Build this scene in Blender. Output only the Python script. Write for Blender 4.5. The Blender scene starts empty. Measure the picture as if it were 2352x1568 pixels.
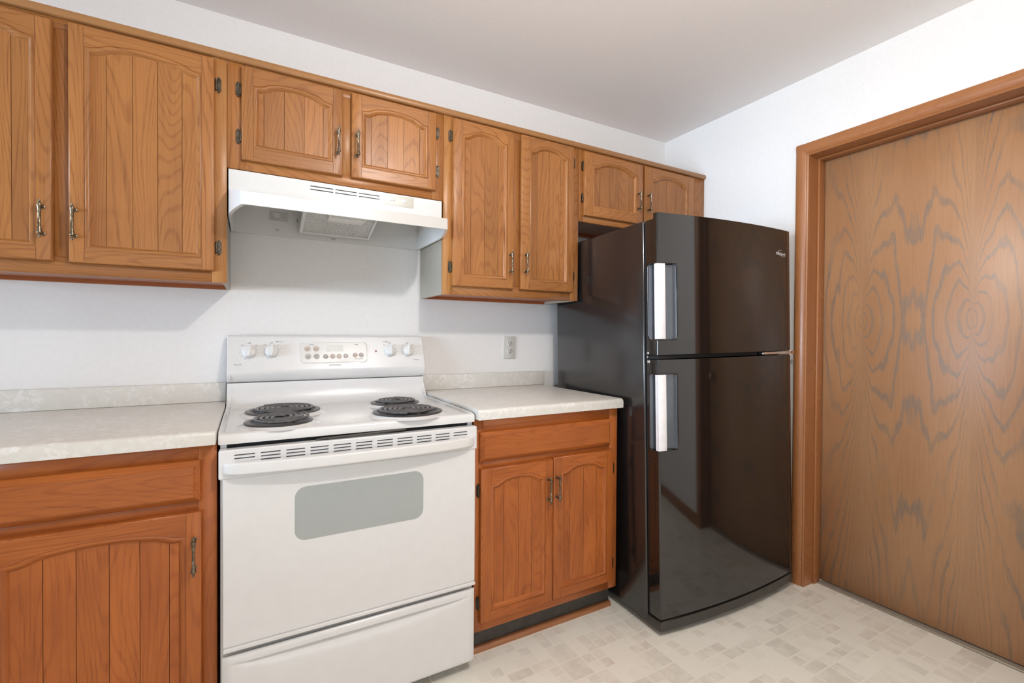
import bpy, bmesh, math, random
from mathutils import Matrix, Vector, Euler

random.seed(7)
scene = bpy.context.scene
col = scene.collection
R = math.radians

# ------------------------------------------------------------------ camera, light, exposure
def make_camera():
    ya, pi_, ro = R(-29.2466), R(-0.6365), R(0.3561)
    fw = Vector((-math.sin(ya) * math.cos(pi_), math.cos(ya) * math.cos(pi_), math.sin(pi_)))
    r = Vector((math.cos(ya), math.sin(ya), 0))
    u = r.cross(fw)
    r2 = r * math.cos(ro) + u * math.sin(ro)
    u2 = -r * math.sin(ro) + u * math.cos(ro)
    m = Matrix((r2, u2, -fw)).transposed().to_4x4()
    m.translation = Vector((0.0752, -2.110, 1.1692))
    cam = bpy.data.cameras.new('camera')
    cam.sensor_fit = 'HORIZONTAL'
    cam.sensor_width = 36.0
    cam.lens = 1074.42 / 2352 * 36.0
    cam.clip_start = 0.02
    o = bpy.data.objects.new('camera', cam)
    col.objects.link(o)
    o.matrix_world = m
    scene.camera = o

make_camera()
scene.view_settings.view_transform = 'Standard'
scene.view_settings.look = 'None'
scene.view_settings.gamma = 1.0
scene.view_settings.use_curve_mapping = False
scene.view_settings.exposure = -0.24

world = bpy.data.worlds.new('daylight')
scene.world = world
world.use_nodes = True
wb = world.node_tree.nodes['Background']
wb.inputs[0].default_value = (0.80, 0.90, 1.0, 1)
wb.inputs[1].default_value = 0.6

LAMP_POS = Vector((0.80, -1.85, 2.19))
LAMP_W = 50.0          # pendant over the floor in front of the stove
WIN_LEFT_W = 1500.0      # daylight through the left window
FILL_FRONT_W = 21.0     # added fill light, set in a made-up window behind the camera

def area(name, loc, rot, sx, sy, watts, rgb):
    l = bpy.data.lights.new(name, 'AREA')
    l.shape = 'RECTANGLE'
    l.size, l.size_y = sx, sy
    l.energy = watts
    l.color = rgb
    o = bpy.data.objects.new(name, l)
    o.location = loc
    o.rotation_euler = rot
    col.objects.link(o)
    return o

# left window in wall x = -2.30, added fill light in the wall behind the camera y = -4.10
area('window_daylight_left', (-8.5, -2.6, 1.0), (0, R(-90), 0), 2.0, 4.5, WIN_LEFT_W, (0.64, 0.81, 1.0))
area('fill_light_front', (0.10, -4.22, 1.25), (R(90), 0, 0), 2.6, 2.0, FILL_FRONT_W, (1.0, 0.97, 0.95))  # added to brighten the room from behind the camera

def lamp_light():
    l = bpy.data.lights.new('pendant_bulb', 'POINT')
    l.energy = LAMP_W
    l.color = (1.0, 0.94, 0.885)
    l.shadow_soft_size = 0.045
    o = bpy.data.objects.new('pendant_bulb', l)
    o.location = LAMP_POS
    col.objects.link(o)
lamp_light()

# ------------------------------------------------------------------ mesh helpers
class MB:
    """collects shapes (world coordinates) into one mesh"""
    def __init__(s):
        s.bm = bmesh.new()
        s.tone = s.bm.faces.layers.float.new('tone')

    def add(s, t, m=0, tone=0.5, smooth=False, keep=False):
        me = bpy.data.meshes.new('tmp')
        bmesh.ops.recalc_face_normals(t, faces=t.faces[:])
        t.to_mesh(me)
        t.free()
        n0 = len(s.bm.faces)
        s.bm.from_mesh(me)
        bpy.data.meshes.remove(me)
        s.bm.faces.ensure_lookup_table()
        for f in s.bm.faces[n0:]:
            if not keep:
                f.material_index = m
            f[s.tone] = tone
            f.smooth = smooth

    def box(s, x0, x1, y0, y1, z0, z1, b=0.0, m=0, seg=2, tone=0.5, mat=None):
        t = bmesh.new()
        bmesh.ops.create_cube(t, size=1)
        x0, x1 = min(x0, x1), max(x0, x1)
        y0, y1 = min(y0, y1), max(y0, y1)
        z0, z1 = min(z0, z1), max(z0, z1)
        for v in t.verts:
            v.co = Vector(((v.co.x + .5) * (x1 - x0) + x0, (v.co.y + .5) * (y1 - y0) + y0, (v.co.z + .5) * (z1 - z0) + z0))
        if b > 0:
            bmesh.ops.bevel(t, geom=t.edges[:], offset=b, segments=seg, affect='EDGES', profile=0.5)
        if mat is not None:
            t.transform(mat)
        s.add(t, m, tone, smooth=False)
        return s

    def prism(s, pts, axis, a0, a1, m=0, b=0.0, seg=2, tone=0.5, smooth=False, mat=None):
        """polygon pts (2d) extruded along axis 'x' (pts=y,z), 'y' (pts=x,z) or 'z' (pts=x,y)"""
        t = bmesh.new()
        def P(p, a):
            return {'x': (a, p[0], p[1]), 'y': (p[0], a, p[1]), 'z': (p[0], p[1], a)}[axis]
        v0 = [t.verts.new(P(p, a0)) for p in pts]
        v1 = [t.verts.new(P(p, a1)) for p in pts]
        c0 = t.faces.new(v0)
        c1 = t.faces.new(list(reversed(v1)))
        n = len(pts)
        for i in range(n):
            t.faces.new((v0[i], v1[i], v1[(i + 1) % n], v0[(i + 1) % n]))
        if b > 0:
            es = list(c0.edges) + list(c1.edges)
            bmesh.ops.bevel(t, geom=es, offset=b, segments=seg, affect='EDGES', profile=0.5)
        if mat is not None:
            t.transform(mat)
        s.add(t, m, tone, smooth)
        return s

    def grid(s, rows, m=0, tone=0.5, smooth=True, close_u=False):
        """rows: list of lists of points"""
        t = bmesh.new()
        vs = [[t.verts.new(p) for p in r] for r in rows]
        n = len(rows[0])
        for a, b in zip(vs[:-1], vs[1:]):
            for i in range(n if close_u else n - 1):
                j = (i + 1) % n
                t.faces.new((a[i], a[j], b[j], b[i]))
        s.add(t, m, tone, smooth)
        return s

    def lathe(s, prof, origin, axis=(0, 0, 1), seg=16, m=0, smooth=True, caps=True):
        """prof: list of (radius, distance along axis)"""
        ax = Vector(axis).normalized()
        q = Vector((0, 0, 1)).rotation_difference(ax).to_matrix()
        t = bmesh.new()
        rings = []
        for r, h in prof:
            rings.append([t.verts.new(Vector(origin) + q @ Vector((r * math.cos(2 * math.pi * k / seg), r * math.sin(2 * math.pi * k / seg), h))) for k in range(seg)])
        for a, b in zip(rings[:-1], rings[1:]):
            for k in range(seg):
                t.faces.new((a[k], a[(k + 1) % seg], b[(k + 1) % seg], b[k]))
        if caps:
            t.faces.new(rings[0])
            t.faces.new(rings[-1])
        s.add(t, m, 0.5, smooth)
        return s

    def cyl(s, r, a, b, seg=16, m=0, smooth=True):
        a, b = Vector(a), Vector(b)
        return s.lathe([(r, 0), (r, (b - a).length)], a, b - a, seg, m, smooth)

    def tube(s, pts, r, seg=8, m=0, closed=False, squash=1.0):
        t = bmesh.new()
        P = [Vector(p) for p in pts]
        n = len(P)
        rings = []
        for i in range(n):
            d = (P[(i + 1) % n] - P[i - 1]) if closed else (P[min(i + 1, n - 1)] - P[max(i - 1, 0)])
            d.normalize()
            up = Vector((0, 0, 1)) if abs(d.z) < 0.9 else Vector((0, 1, 0))
            a = d.cross(up).normalized()
            b = a.cross(d).normalized()
            rings.append([t.verts.new(P[i] + a * (r * math.cos(2 * math.pi * k / seg)) + b * (r * squash * math.sin(2 * math.pi * k / seg))) for k in range(seg)])
        for i in range(n if closed else n - 1):
            A, B = rings[i], rings[(i + 1) % n]
            for k in range(seg):
                t.faces.new((A[k], A[(k + 1) % seg], B[(k + 1) % seg], B[k]))
        if not closed:
            t.faces.new(rings[0])
            t.faces.new(rings[-1])
        s.add(t, m, 0.5, True)
        return s

    def text(s, body, mat, size, m=0, align='CENTER', depth=0.0003, squeeze=1.0):
        cu = bpy.data.curves.new('tmp_text', 'FONT')
        cu.body = body
        cu.size = size
        cu.align_x = align
        cu.align_y = 'CENTER'
        cu.extrude = depth
        cu.resolution_u = 2
        o = bpy.data.objects.new('tmp_text', cu)
        col.objects.link(o)
        bpy.context.view_layer.update()
        me = bpy.data.meshes.new_from_object(o.evaluated_get(bpy.context.evaluated_depsgraph_get()))
        bpy.data.objects.remove(o)
        bpy.data.curves.remove(cu)
        t = bmesh.new()
        t.from_mesh(me)
        bpy.data.meshes.remove(me)
        t.transform(mat @ Matrix.Diagonal((squeeze, 1, 1, 1)))
        s.add(t, m, 0.5, False)
        return s

    def build(s, name, mats, parent=None, weld=False, soft=False):
        me = bpy.data.meshes.new(name)
        if parent is not None:
            r = parent
            while r.parent is not None:
                r = r.parent
            if not r.get('_local'):
                s.bm.transform(Matrix.Translation(-Vector(r.location)))
        if weld:
            bmesh.ops.remove_doubles(s.bm, verts=s.bm.verts[:], dist=1e-5)
            bmesh.ops.recalc_face_normals(s.bm, faces=s.bm.faces[:])
        s.bm.to_mesh(me)
        s.bm.free()
        if not isinstance(mats, (list, tuple)):
            mats = [mats]
        for m in mats:
            me.materials.append(m)
        me.set_sharp_from_angle(angle=R(48))
        o = bpy.data.objects.new(name, me)
        col.objects.link(o)
        if parent is not None:
            o.parent = parent
        if soft:
            me.polygons.foreach_set('use_smooth', [True] * len(me.polygons))
            w_ = o.modifiers.new('weighted normals', 'WEIGHTED_NORMAL')
            w_.keep_sharp = True
            w_.weight = 80
        return o

def thing(name, label, cat, loc=(0, 0, 0), group=None):
    o = bpy.data.objects.new(name, None)
    o.empty_display_size = 0.05
    o.location = loc
    col.objects.link(o)
    o['label'] = label
    o['category'] = cat
    if group:
        o['group'] = group
    return o

def tag(o, label, cat, kind=None, group=None):
    o['label'] = label
    o['category'] = cat
    if kind:
        o['kind'] = kind
    if group:
        o['group'] = group
    return o

def frame(origin, e1, e2):
    e1, e2 = Vector(e1).normalized(), Vector(e2).normalized()
    m = Matrix((e1, e2, e1.cross(e2))).transposed().to_4x4()
    m.translation = Vector(origin)
    return m

def rrect(x0, x1, z0, z1, r, n=6):
    pts = []
    for cx, cz, a0 in ((x1 - r, z0 + r, -90), (x1 - r, z1 - r, 0), (x0 + r, z1 - r, 90), (x0 + r, z0 + r, 180)):
        for k in range(n + 1):
            a = R(a0 + 90 * k / n)
            pts.append((cx + r * math.cos(a), cz + r * math.sin(a)))
    return pts

# ------------------------------------------------------------------ materials
class NT:
    def __init__(s, name):
        s.mat = bpy.data.materials.new(name)
        s.mat.use_nodes = True
        s.t = s.mat.node_tree
        s.b = s.t.nodes['Principled BSDF']

    def n(s, kind, **kw):
        nd = s.t.nodes.new(kind)
        for k, v in kw.items():
            if k.startswith('in_'):
                nd.inputs[int(k[3:])].default_value = v
            else:
                setattr(nd, k, v)
        return nd

    def l(s, a, b):
        s.t.links.new(a, b)

    def math(s, op, a, b=None, c=None):
        nd = s.n('ShaderNodeMath', operation=op)
        for i, v in enumerate((a, b, c)):
            if v is None:
                continue
            if isinstance(v, (int, float)):
                nd.inputs[i].default_value = v
            else:
                s.l(v, nd.inputs[i])
        return nd.outputs[0]

    def mix(s, f, a, b, blend='MIX'):
        nd = s.n('ShaderNodeMix', data_type='RGBA', blend_type=blend)
        for i, v in ((0, f), (6, a), (7, b)):
            if isinstance(v, (int, float)):
                nd.inputs[i].default_value = v
            elif isinstance(v, tuple):
                nd.inputs[i].default_value = (*v, 1) if len(v) == 3 else v
            else:
                s.l(v, nd.inputs[i])
        return nd.outputs[2]

    def noise(s, vec, scale, detail=2.0, rough=0.5, dist=0.0):
        nd = s.n('ShaderNodeTexNoise')
        nd.inputs['Scale'].default_value = scale
        nd.inputs['Detail'].default_value = detail
        nd.inputs['Roughness'].default_value = rough
        nd.inputs['Distortion'].default_value = dist
        if vec is not None:
            s.l(vec, nd.inputs['Vector'])
        return nd

    def scale(s, vec, sc):
        nd = s.n('ShaderNodeVectorMath', operation='MULTIPLY')
        s.l(vec, nd.inputs[0])
        nd.inputs[1].default_value = sc
        return nd.outputs[0]

    def vadd(s, a, b):
        nd = s.n('ShaderNodeVectorMath', operation='ADD')
        s.l(a, nd.inputs[0])
        s.l(b, nd.inputs[1])
        return nd.outputs[0]

    def smooth(s, v, a, b, lo=0.0, hi=1.0):
        nd = s.n('ShaderNodeMapRange', interpolation_type='SMOOTHSTEP')
        s.l(v, nd.inputs[0])
        nd.inputs[1].default_value = a
        nd.inputs[2].default_value = b
        nd.inputs[3].default_value = lo
        nd.inputs[4].default_value = hi
        return nd.outputs[0]

    def set(s, rough=None, spec=None, metal=None, ior=None, coat=None, coat_rough=None, color=None, bump=None, bump_s=0.1, bump_d=0.002):
        b = s.b
        if color is not None:
            if isinstance(color, tuple):
                b.inputs['Base Color'].default_value = (*color, 1)
            else:
                s.l(color, b.inputs['Base Color'])
        for nm, v in (('Roughness', rough), ('Specular IOR Level', spec), ('Metallic', metal), ('IOR', ior), ('Coat Weight', coat), ('Coat Roughness', coat_rough)):
            if v is None:
                continue
            if isinstance(v, (int, float)):
                b.inputs[nm].default_value = v
            else:
                s.l(v, b.inputs[nm])
        if bump is not None:
            bp = s.n('ShaderNodeBump')
            bp.inputs['Strength'].default_value = bump_s
            bp.inputs['Distance'].default_value = bump_d
            s.l(bump, bp.inputs['Height'])
            s.l(bp.outputs[0], b.inputs['Normal'])
        return s.mat

def plain(name, rgb, rough=0.5, spec=0.5, metal=0.0, ior=None, coat=0.0, wear=0.04, scale=30.0, bump_s=0.0, coat_rough=0.05):
    """plain colour with a faint procedural mottling of the finish"""
    t = NT(name)
    tc = t.n('ShaderNodeTexCoord')
    nz = t.noise(tc.outputs['Object'], scale, 3)
    k = t.smooth(nz.outputs[0], 0.3, 0.7)
    c = t.mix(k, tuple(v * (1 - wear) for v in rgb), tuple(min(1, v * (1 + wear)) for v in rgb))
    return t.set(color=c, rough=rough, spec=spec, metal=metal, ior=ior, coat=coat, coat_rough=coat_rough,
                 bump=nz.outputs[0] if bump_s else None, bump_s=bump_s or 0.1)

def wood(name, light, dark, axis='z', rough=0.33, rings=20.0, contrast=0.75, blotch=0.35):
    t = NT(name)
    tc = t.n('ShaderNodeTexCoord')
    oi = t.n('ShaderNodeObjectInfo')
    at = t.n('ShaderNodeAttribute', attribute_name='tone')
    r1 = t.math('MULTIPLY', oi.outputs['Random'], 37.0)
    r2 = t.math('MULTIPLY', at.outputs['Fac'], 23.0)
    off = t.math('ADD', r1, r2)
    cb = t.n('ShaderNodeCombineXYZ')
    t.l(off, cb.inputs[0]); t.l(off, cb.inputs[1]); t.l(off, cb.inputs[2])
    v = t.vadd(tc.outputs['Object'], cb.outputs[0])
    s_ = {'z': (1, 1, .12), 'x': (.12, 1, 1), 'y': (1, .12, 1)}[axis]
    s2 = tuple(1 if q == 1 else .02 for q in s_)
    vg = t.scale(v, s_)
    big = t.noise(vg, 5.0, 1.5, .45, 0.25)
    jit = t.noise(t.scale(v, tuple(1 if q == 1 else .30 for q in s_)), 60.0, 2, .6)
    ph = t.math('ADD', t.math('MULTIPLY', big.outputs[0], rings * 17), t.math('MULTIPLY', jit.outputs[0], 2.2))
    ring = t.smooth(t.math('SINE', ph), 0.35, 1.0)
    fine = t.noise(t.scale(v, s2), 230.0, 3, .65)
    fi = t.smooth(fine.outputs[0], 0.45, 0.72)
    bl = t.noise(t.scale(v, tuple(1 if q == 1 else .35 for q in s_)), 7.0, 4, .6)
    blo = t.smooth(bl.outputs[0], 0.3, 0.75)
    ring = t.math('MULTIPLY', ring, t.math('ADD', t.math('MULTIPLY', fi, .6), .4))
    c = t.mix(blo, light, tuple(a * (1 - blotch) + b * blotch for a, b in zip(light, dark)))
    c = t.mix(t.math('MULTIPLY', ring, contrast), c, dark)
    c = t.mix(t.math('MULTIPLY', fi, 0.30), c, dark)
    hv = t.n('ShaderNodeHueSaturation')
    t.l(c, hv.inputs['Color'])
    tv = t.math('ADD', t.math('MULTIPLY', t.math('SUBTRACT', at.outputs['Fac'], .5), .30), 1.0)
    tv = t.math('ADD', tv, t.math('MULTIPLY', t.math('SUBTRACT', oi.outputs['Random'], .5), .14))
    t.l(tv, hv.inputs['Value'])
    h = t.math('ADD', t.math('MULTIPLY', ring, -.5), t.math('MULTIPLY', fi, -.5))
    return t.set(color=hv.outputs[0], rough=t.smooth(bl.outputs[0], .2, .8, rough - .06, rough + .08), spec=0.45, bump=h, bump_s=0.12, bump_d=0.0012)

UP_L, UP_D = (0.405, 0.165, 0.046), (0.200, 0.066, 0.016)
BA_L, BA_D = (0.46, 0.132, 0.024), (0.21, 0.045, 0.008)  # redder cast of the light on the lower cabinets put into the wood colour
WU_V = wood('upper_wood_vertical', UP_L, UP_D, 'z')
WU_H = wood('upper_wood_horizontal', UP_L, UP_D, 'x')
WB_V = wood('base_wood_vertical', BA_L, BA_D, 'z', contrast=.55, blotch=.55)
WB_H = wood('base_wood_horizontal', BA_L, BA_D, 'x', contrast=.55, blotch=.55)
W_PALE_V = wood('pale_stile_wood', (0.50, 0.235, 0.078), (0.33, 0.13, 0.036), 'z')
W_TRIM_X = wood('cabinet_trim_wood', (0.36, 0.17, 0.060), (0.25, 0.11, 0.036), 'x', contrast=.25)
W_UNDER = wood('underside_wood', (0.42, 0.125, 0.035), (0.25, 0.06, 0.015), 'x')
W_CASE_Z = wood('casing_wood_vertical', (0.36, 0.145, 0.052), (0.24, 0.085, 0.028), 'z', rough=.30, contrast=.4)
W_CASE_Y = wood('casing_wood_horizontal', (0.36, 0.145, 0.052), (0.24, 0.085, 0.028), 'y', rough=.30, contrast=.4)
W_SHOE = wood('shoe_mould_wood', (0.42, 0.18, 0.075), (0.28, 0.10, 0.04), 'x', rough=.45)
GROOVE = plain('groove_grime', (0.11, 0.036, 0.011), 0.7)
SIDE_TAUPE = plain('taupe_laminate_side', (0.37, 0.33, 0.27), 0.5, wear=.05, scale=8)

WALL = plain('white_wall_paint', (0.83, 0.815, 0.80), 0.72, 0.25, wear=.012, scale=60, bump_s=.012)
CEIL = plain('white_ceiling_paint', (0.93, 0.905, 0.895), 0.85, 0.2, wear=.012, scale=90, bump_s=.05)
ENAMEL = plain('white_enamel', (0.775, 0.77, 0.765), 0.22, 0.5, wear=.01, coat=.3)
ENAMEL_M = plain('white_hood_enamel', (0.74, 0.735, 0.715), 0.28, 0.5, wear=.01)
PLASTIC_W = plain('white_plastic', (0.775, 0.768, 0.755), 0.35, 0.5, wear=.01)
PLASTIC_C = plain('cream_plastic', (0.74, 0.73, 0.66), 0.4, 0.5, wear=.02)
GREY_TXT = plain('grey_print', (0.26, 0.25, 0.24), 0.6)
BLACK_GAP = plain('black_gap', (0.012, 0.013, 0.016), 0.6)
SLOT = plain('dark_slot', (0.055, 0.055, 0.055), 0.7)
IRON = plain('black_burner_iron', (0.10, 0.098, 0.098), 0.36, wear=.3, scale=80)
DRIP = plain('dark_drip_pan', (0.012, 0.012, 0.014), 0.30)
RIM = plain('dark_burner_rim', (0.085, 0.08, 0.078), 0.32, metal=.6)
BRONZE = plain('antique_pewter', (0.21, 0.165, 0.115), 0.32, metal=1.0, wear=.35, scale=160)
HINGE = plain('antique_brass_hinge', (0.11, 0.093, 0.07), 0.36, metal=1.0, wear=.4, scale=160)
FRIDGE = plain('black_fridge_gloss', (0.009, 0.008, 0.0075), 0.06, 0.5, ior=1.78, wear=.05)
FRIDGE_SIDE = plain('black_fridge_side', (0.012, 0.0105, 0.0105), 0.20, 0.5, ior=1.8, wear=.1, scale=300, bump_s=.02)
FRIDGE_POCKET = plain('pocket_grey_gloss', (0.055, 0.065, 0.082), 0.20, 0.5, ior=1.8)
GASKET = plain('black_gasket', (0.01, 0.01, 0.011), 0.6)
GRILLE = plain('black_grille_plastic', (0.045, 0.040, 0.034), 0.35, 0.5)
HANDLE_W = plain('handle_reflection_white', (0.93, 0.92, 0.95), 0.45)  # window reflection on the handle bars painted in as white
CHROME = plain('chrome', (0.75, 0.76, 0.78), 0.15, metal=1.0)
TOE = plain('dark_vinyl_toe', (0.060, 0.052, 0.044), 0.45, wear=.2)
OUTLET = plain('ivory_grey_outlet', (0.60, 0.59, 0.55), 0.4, wear=.01)
OVEN_GLASS = plain('grey_oven_glass', (0.40, 0.425, 0.418), 0.10, 0.5, wear=.03, scale=400)
PANEL_GREY = plain('control_panel_grey', (0.72, 0.71, 0.68), 0.10, 0.5, wear=.01, coat=.6)
BUTTON = plain('control_button_grey', (0.52, 0.48, 0.44), 0.35)
BUTTON_T = plain('control_button_tan', (0.62, 0.52, 0.45), 0.35)
DISPLAY = plain('display_window', (0.66, 0.67, 0.62), 0.12)
RED_LED = plain('red_indicator', (0.25, 0.03, 0.035), 0.3)
SILVER = plain('silver_print', (0.80, 0.80, 0.82), 0.3, metal=.3)
THRESH = plain('grey_threshold_strip', (0.38, 0.34, 0.28), 0.4, metal=.3)
LENS = plain('white_lens', (0.86, 0.84, 0.80), 0.25)
KNOB_BRASS = plain('aged_brass', (0.45, 0.33, 0.18), 0.25, metal=1.0)
LABEL_W = plain('paper_label', (0.72, 0.71, 0.68), 0.6)

def m_mesh_filter():
    t = NT('aluminium_filter_mesh')
    tc = t.n('ShaderNodeTexCoord')
    vo = t.n('ShaderNodeTexVoronoi', feature='DISTANCE_TO_EDGE')
    vo.inputs['Scale'].default_value = 260
    t.l(tc.outputs['Object'], vo.inputs['Vector'])
    k = t.smooth(vo.outputs['Distance'], .05, .35)
    nz = t.noise(tc.outputs['Object'], 18, 4)
    k2 = t.math('MULTIPLY', k, t.smooth(nz.outputs[0], .3, .7, .55, 1.0))
    c = t.mix(k2, (0.70, 0.69, 0.66), (0.16, 0.155, 0.145))
    return t.set(color=c, rough=.45, metal=.35, bump=vo.outputs['Distance'], bump_s=.4)
FILTER = m_mesh_filter()

def m_laminate():
    t = NT('mottled_laminate')
    tc = t.n('ShaderNodeTexCoord')
    v = tc.outputs['Object']
    w = t.noise(v, 30, 3, .6)
    vd = t.vadd(v, t.scale(w.outputs['Color'], (.028, .028, .028)))
    vo = t.n('ShaderNodeTexVoronoi', feature='F1')
    vo.inputs['Scale'].default_value = 78
    t.l(vd, vo.inputs['Vector'])
    sp = t.n('ShaderNodeSeparateColor')
    t.l(vo.outputs['Color'], sp.inputs[0])
    n1 = t.noise(v, 9, 3, .6)
    n2 = t.noise(vd, 120, 3, .6)
    patch = t.smooth(n1.outputs[0], .40, .62, .15, 1.0)
    a = t.math('MULTIPLY', t.smooth(sp.outputs[0], .45, 1.0), patch)
    b = t.math('MULTIPLY', t.smooth(sp.outputs[1], .80, .95), patch)
    c = t.mix(a, (0.70, 0.675, 0.625), (0.785, 0.765, 0.735))
    c = t.mix(t.math('MULTIPLY', b, .5), c, (0.85, 0.83, 0.81))
    c = t.mix(t.math('MULTIPLY', t.smooth(n2.outputs[0], .5, .7), .18), c, (0.60, 0.57, 0.51))
    return t.set(color=c, rough=.34, spec=.5)
LAMINATE = m_laminate()

def m_floor():
    t = NT('vinyl_tile_floor')
    tc = t.n('ShaderNodeTexCoord')
    v = tc.outputs['Object']
    sx = t.n('ShaderNodeSeparateXYZ')
    t.l(v, sx.inputs[0])
    U = 0.047
    B = U * 4
    def cellrand(x, y, size, seed):
        cx = t.math('FLOOR', t.math('DIVIDE', x, size))
        cy = t.math('FLOOR', t.math('DIVIDE', y, size))
        cb = t.n('ShaderNodeCombineXYZ', in_2=seed)
        t.l(cx, cb.inputs[0]); t.l(cy, cb.inputs[1])
        wn = t.n('ShaderNodeTexWhiteNoise', noise_dimensions='3D')
        t.l(cb.outputs[0], wn.inputs['Vector'])
        return wn.outputs['Value']
    X, Y = sx.outputs[0], sx.outputs[1]
    def layout(w, h, ofs, seed):
        """random tone and mortar mask of a running bond of w x h units"""
        row = t.math('FLOOR', t.math('DIVIDE', Y, h))
        xs = t.math('ADD', X, t.math('MULTIPLY', row, ofs))
        ix = t.math('FLOOR', t.math('DIVIDE', xs, w))
        cb = t.n('ShaderNodeCombineXYZ', in_2=seed)
        t.l(ix, cb.inputs[0]); t.l(row, cb.inputs[1])
        wn = t.n('ShaderNodeTexWhiteNoise', noise_dimensions='3D')
        t.l(cb.outputs[0], wn.inputs['Vector'])
        fx = t.math('ABSOLUTE', t.math('SUBTRACT', t.math('FRACT', t.math('DIVIDE', xs, w)), .5))
        fy = t.math('ABSOLUTE', t.math('SUBTRACT', t.math('FRACT', t.math('DIVIDE', Y, h)), .5))
        dx = t.math('MULTIPLY', t.math('SUBTRACT', .5, fx), w)
        dy = t.math('MULTIPLY', t.math('SUBTRACT', .5, fy), h)
        return wn.outputs['Value'], t.math('MINIMUM', dx, dy)
    L = [layout(2 * U, U, U, 3.0), layout(U, 2 * U, 0.0, 5.0), layout(2 * U, 2 * U, 0.0, 7.0), layout(U, U, 0.0, 9.0)]
    sel = cellrand(X, Y, 2 * U, 21.0)
    val, dist = L[0]
    for k, (v2, d2) in enumerate(L[1:]):
        th = (.30, .55, .76)[k]
        g = t.math('GREATER_THAN', sel, th)
        m1 = t.n('ShaderNodeMix'); t.l(g, m1.inputs[0]); t.l(val, m1.inputs[2]); t.l(v2, m1.inputs[3])
        m2 = t.n('ShaderNodeMix'); t.l(g, m2.inputs[0]); t.l(dist, m2.inputs[2]); t.l(d2, m2.inputs[3])
        val, dist = m1.outputs[0], m2.outputs[0]
    body = t.smooth(dist, .0018, .0042)
    nz = t.noise(v, 16, 4, .6)
    fade = t.smooth(nz.outputs[0], .34, .64, .30, 1.0)
    depth = t.math('MULTIPLY', t.math('MULTIPLY', t.smooth(val, .05, 1.1), fade), body)
    big = t.noise(v, 2.2, 2)
    tint = t.mix(t.smooth(big.outputs[0], .4, .6), (0.72, 0.70, 0.61), (0.75, 0.69, 0.605))
    c = t.mix(depth, (0.93, 0.905, 0.81), tint)
    spk = t.noise(v, 75, 2)
    c = t.mix(t.math('MULTIPLY', t.smooth(spk.outputs[0], .62, .75), .12), c, (0.5, 0.46, 0.38))
    return t.set(color=c, rough=t.smooth(nz.outputs[0], .3, .7, .34, .44), spec=.4, bump=body, bump_s=.06, bump_d=.001)
FLOOR = m_floor()

def m_door():
    """book-matched oak veneer: nested ovals mirrored left-right and top-bottom"""
    t = NT('oak_veneer_door')
    tc = t.n('ShaderNodeTexCoord')
    sx = t.n('ShaderNodeSeparateXYZ')
    t.l(tc.outputs['Object'], sx.inputs[0])
    y = t.math('ADD', sx.outputs[1], 1.047)
    m = t.math('PINGPONG', y, 0.1842)
    z = t.math('ABSOLUTE', t.math('SUBTRACT', sx.outputs[2], 1.247))
    cb = t.n('ShaderNodeCombineXYZ')
    t.l(m, cb.inputs[0]); t.l(z, cb.inputs[2])
    # slow cell id per leaf so that the repeats differ slightly
    leaf = t.math('FLOOR', t.math('DIVIDE', y, 0.3684))
    t.l(t.math('MULTIPLY', leaf, .08), cb.inputs[1])
    p = cb.outputs[0]
    n1 = t.noise(t.scale(p, (1, 1, .12)), 9.0, 3, .5)
    n2 = t.noise(t.scale(p, (1, 1, .22)), 40.0, 3, .6)
    # loops that all pass through the figure's knot (m = 0, z = 0), opening out into long flames
    mm = t.math('ADD', m, .0018)
    za = t.math('MULTIPLY', z, .24)
    f = t.math('DIVIDE', t.math('ADD', t.math('MULTIPLY', mm, mm), t.math('MULTIPLY', za, za)), mm)
    g = t.math('LOGARITHM', t.math('ADD', t.math('DIVIDE', f, .02), 1.5), math.e)
    g = t.math('ADD', g, t.math('MULTIPLY', n1.outputs[0], 1.5))
    g = t.math('ADD', g, t.math('MULTIPLY', n2.outputs[0], .11))
    s = t.math('SINE', t.math('MULTIPLY', g, 18.0))
    wid = t.noise(t.scale(p, (1, 1, .2)), 11.0, 2)
    line = t.math('MULTIPLY', t.smooth(s, .48, 1.0), t.smooth(wid.outputs[0], .30, .62, .25, 1.0))
    pores = t.noise(t.scale(tc.outputs['Object'], (1, 1, .10)), 330.0, 2, .6)
    pore = t.smooth(pores.outputs[0], .40, .62)
    line = t.math('MULTIPLY', line, t.math('ADD', t.math('MULTIPLY', pore, .55), .45))
    bl = t.noise(t.scale(p, (1, 1, .3)), 5.0, 3)
    base = t.mix(t.smooth(bl.outputs[0], .3, .7), (0.45, 0.24, 0.115), (0.395, 0.195, 0.088))
    fine = t.noise(t.scale(tc.outputs['Object'], (1, 1, .03)), 260.0, 2)
    base = t.mix(t.math('MULTIPLY', t.smooth(fine.outputs[0], .45, .7), .22), base, (0.26, 0.11, 0.04))
    c = t.mix(t.math('MULTIPLY', line, .92), base, (0.205, 0.16, 0.125))
    return t.set(color=c, rough=.42, spec=.5, bump=line, bump_s=.15, bump_d=-.001, coat=.55, coat_rough=.42)
OAK_DOOR = m_door()

def emission(name, rgb, strength):
    t = NT(name)
    t.b.inputs['Base Color'].default_value = (*rgb, 1)
    t.b.inputs['Emission Color'].default_value = (*rgb, 1)
    t.b.inputs['Emission Strength'].default_value = strength
    return t.mat

# ------------------------------------------------------------------ room shell
XR, ZC = 2.3505, 2.3893
XL, YF = -2.30, -4.10
DY0, DY1, DZ = -0.876, -1.690, 2.019      # door opening in the right wall

def struct(name, mb, mats, label, cat):
    o = mb.build(name, mats)
    return tag(o, label, cat, 'structure')

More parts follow.
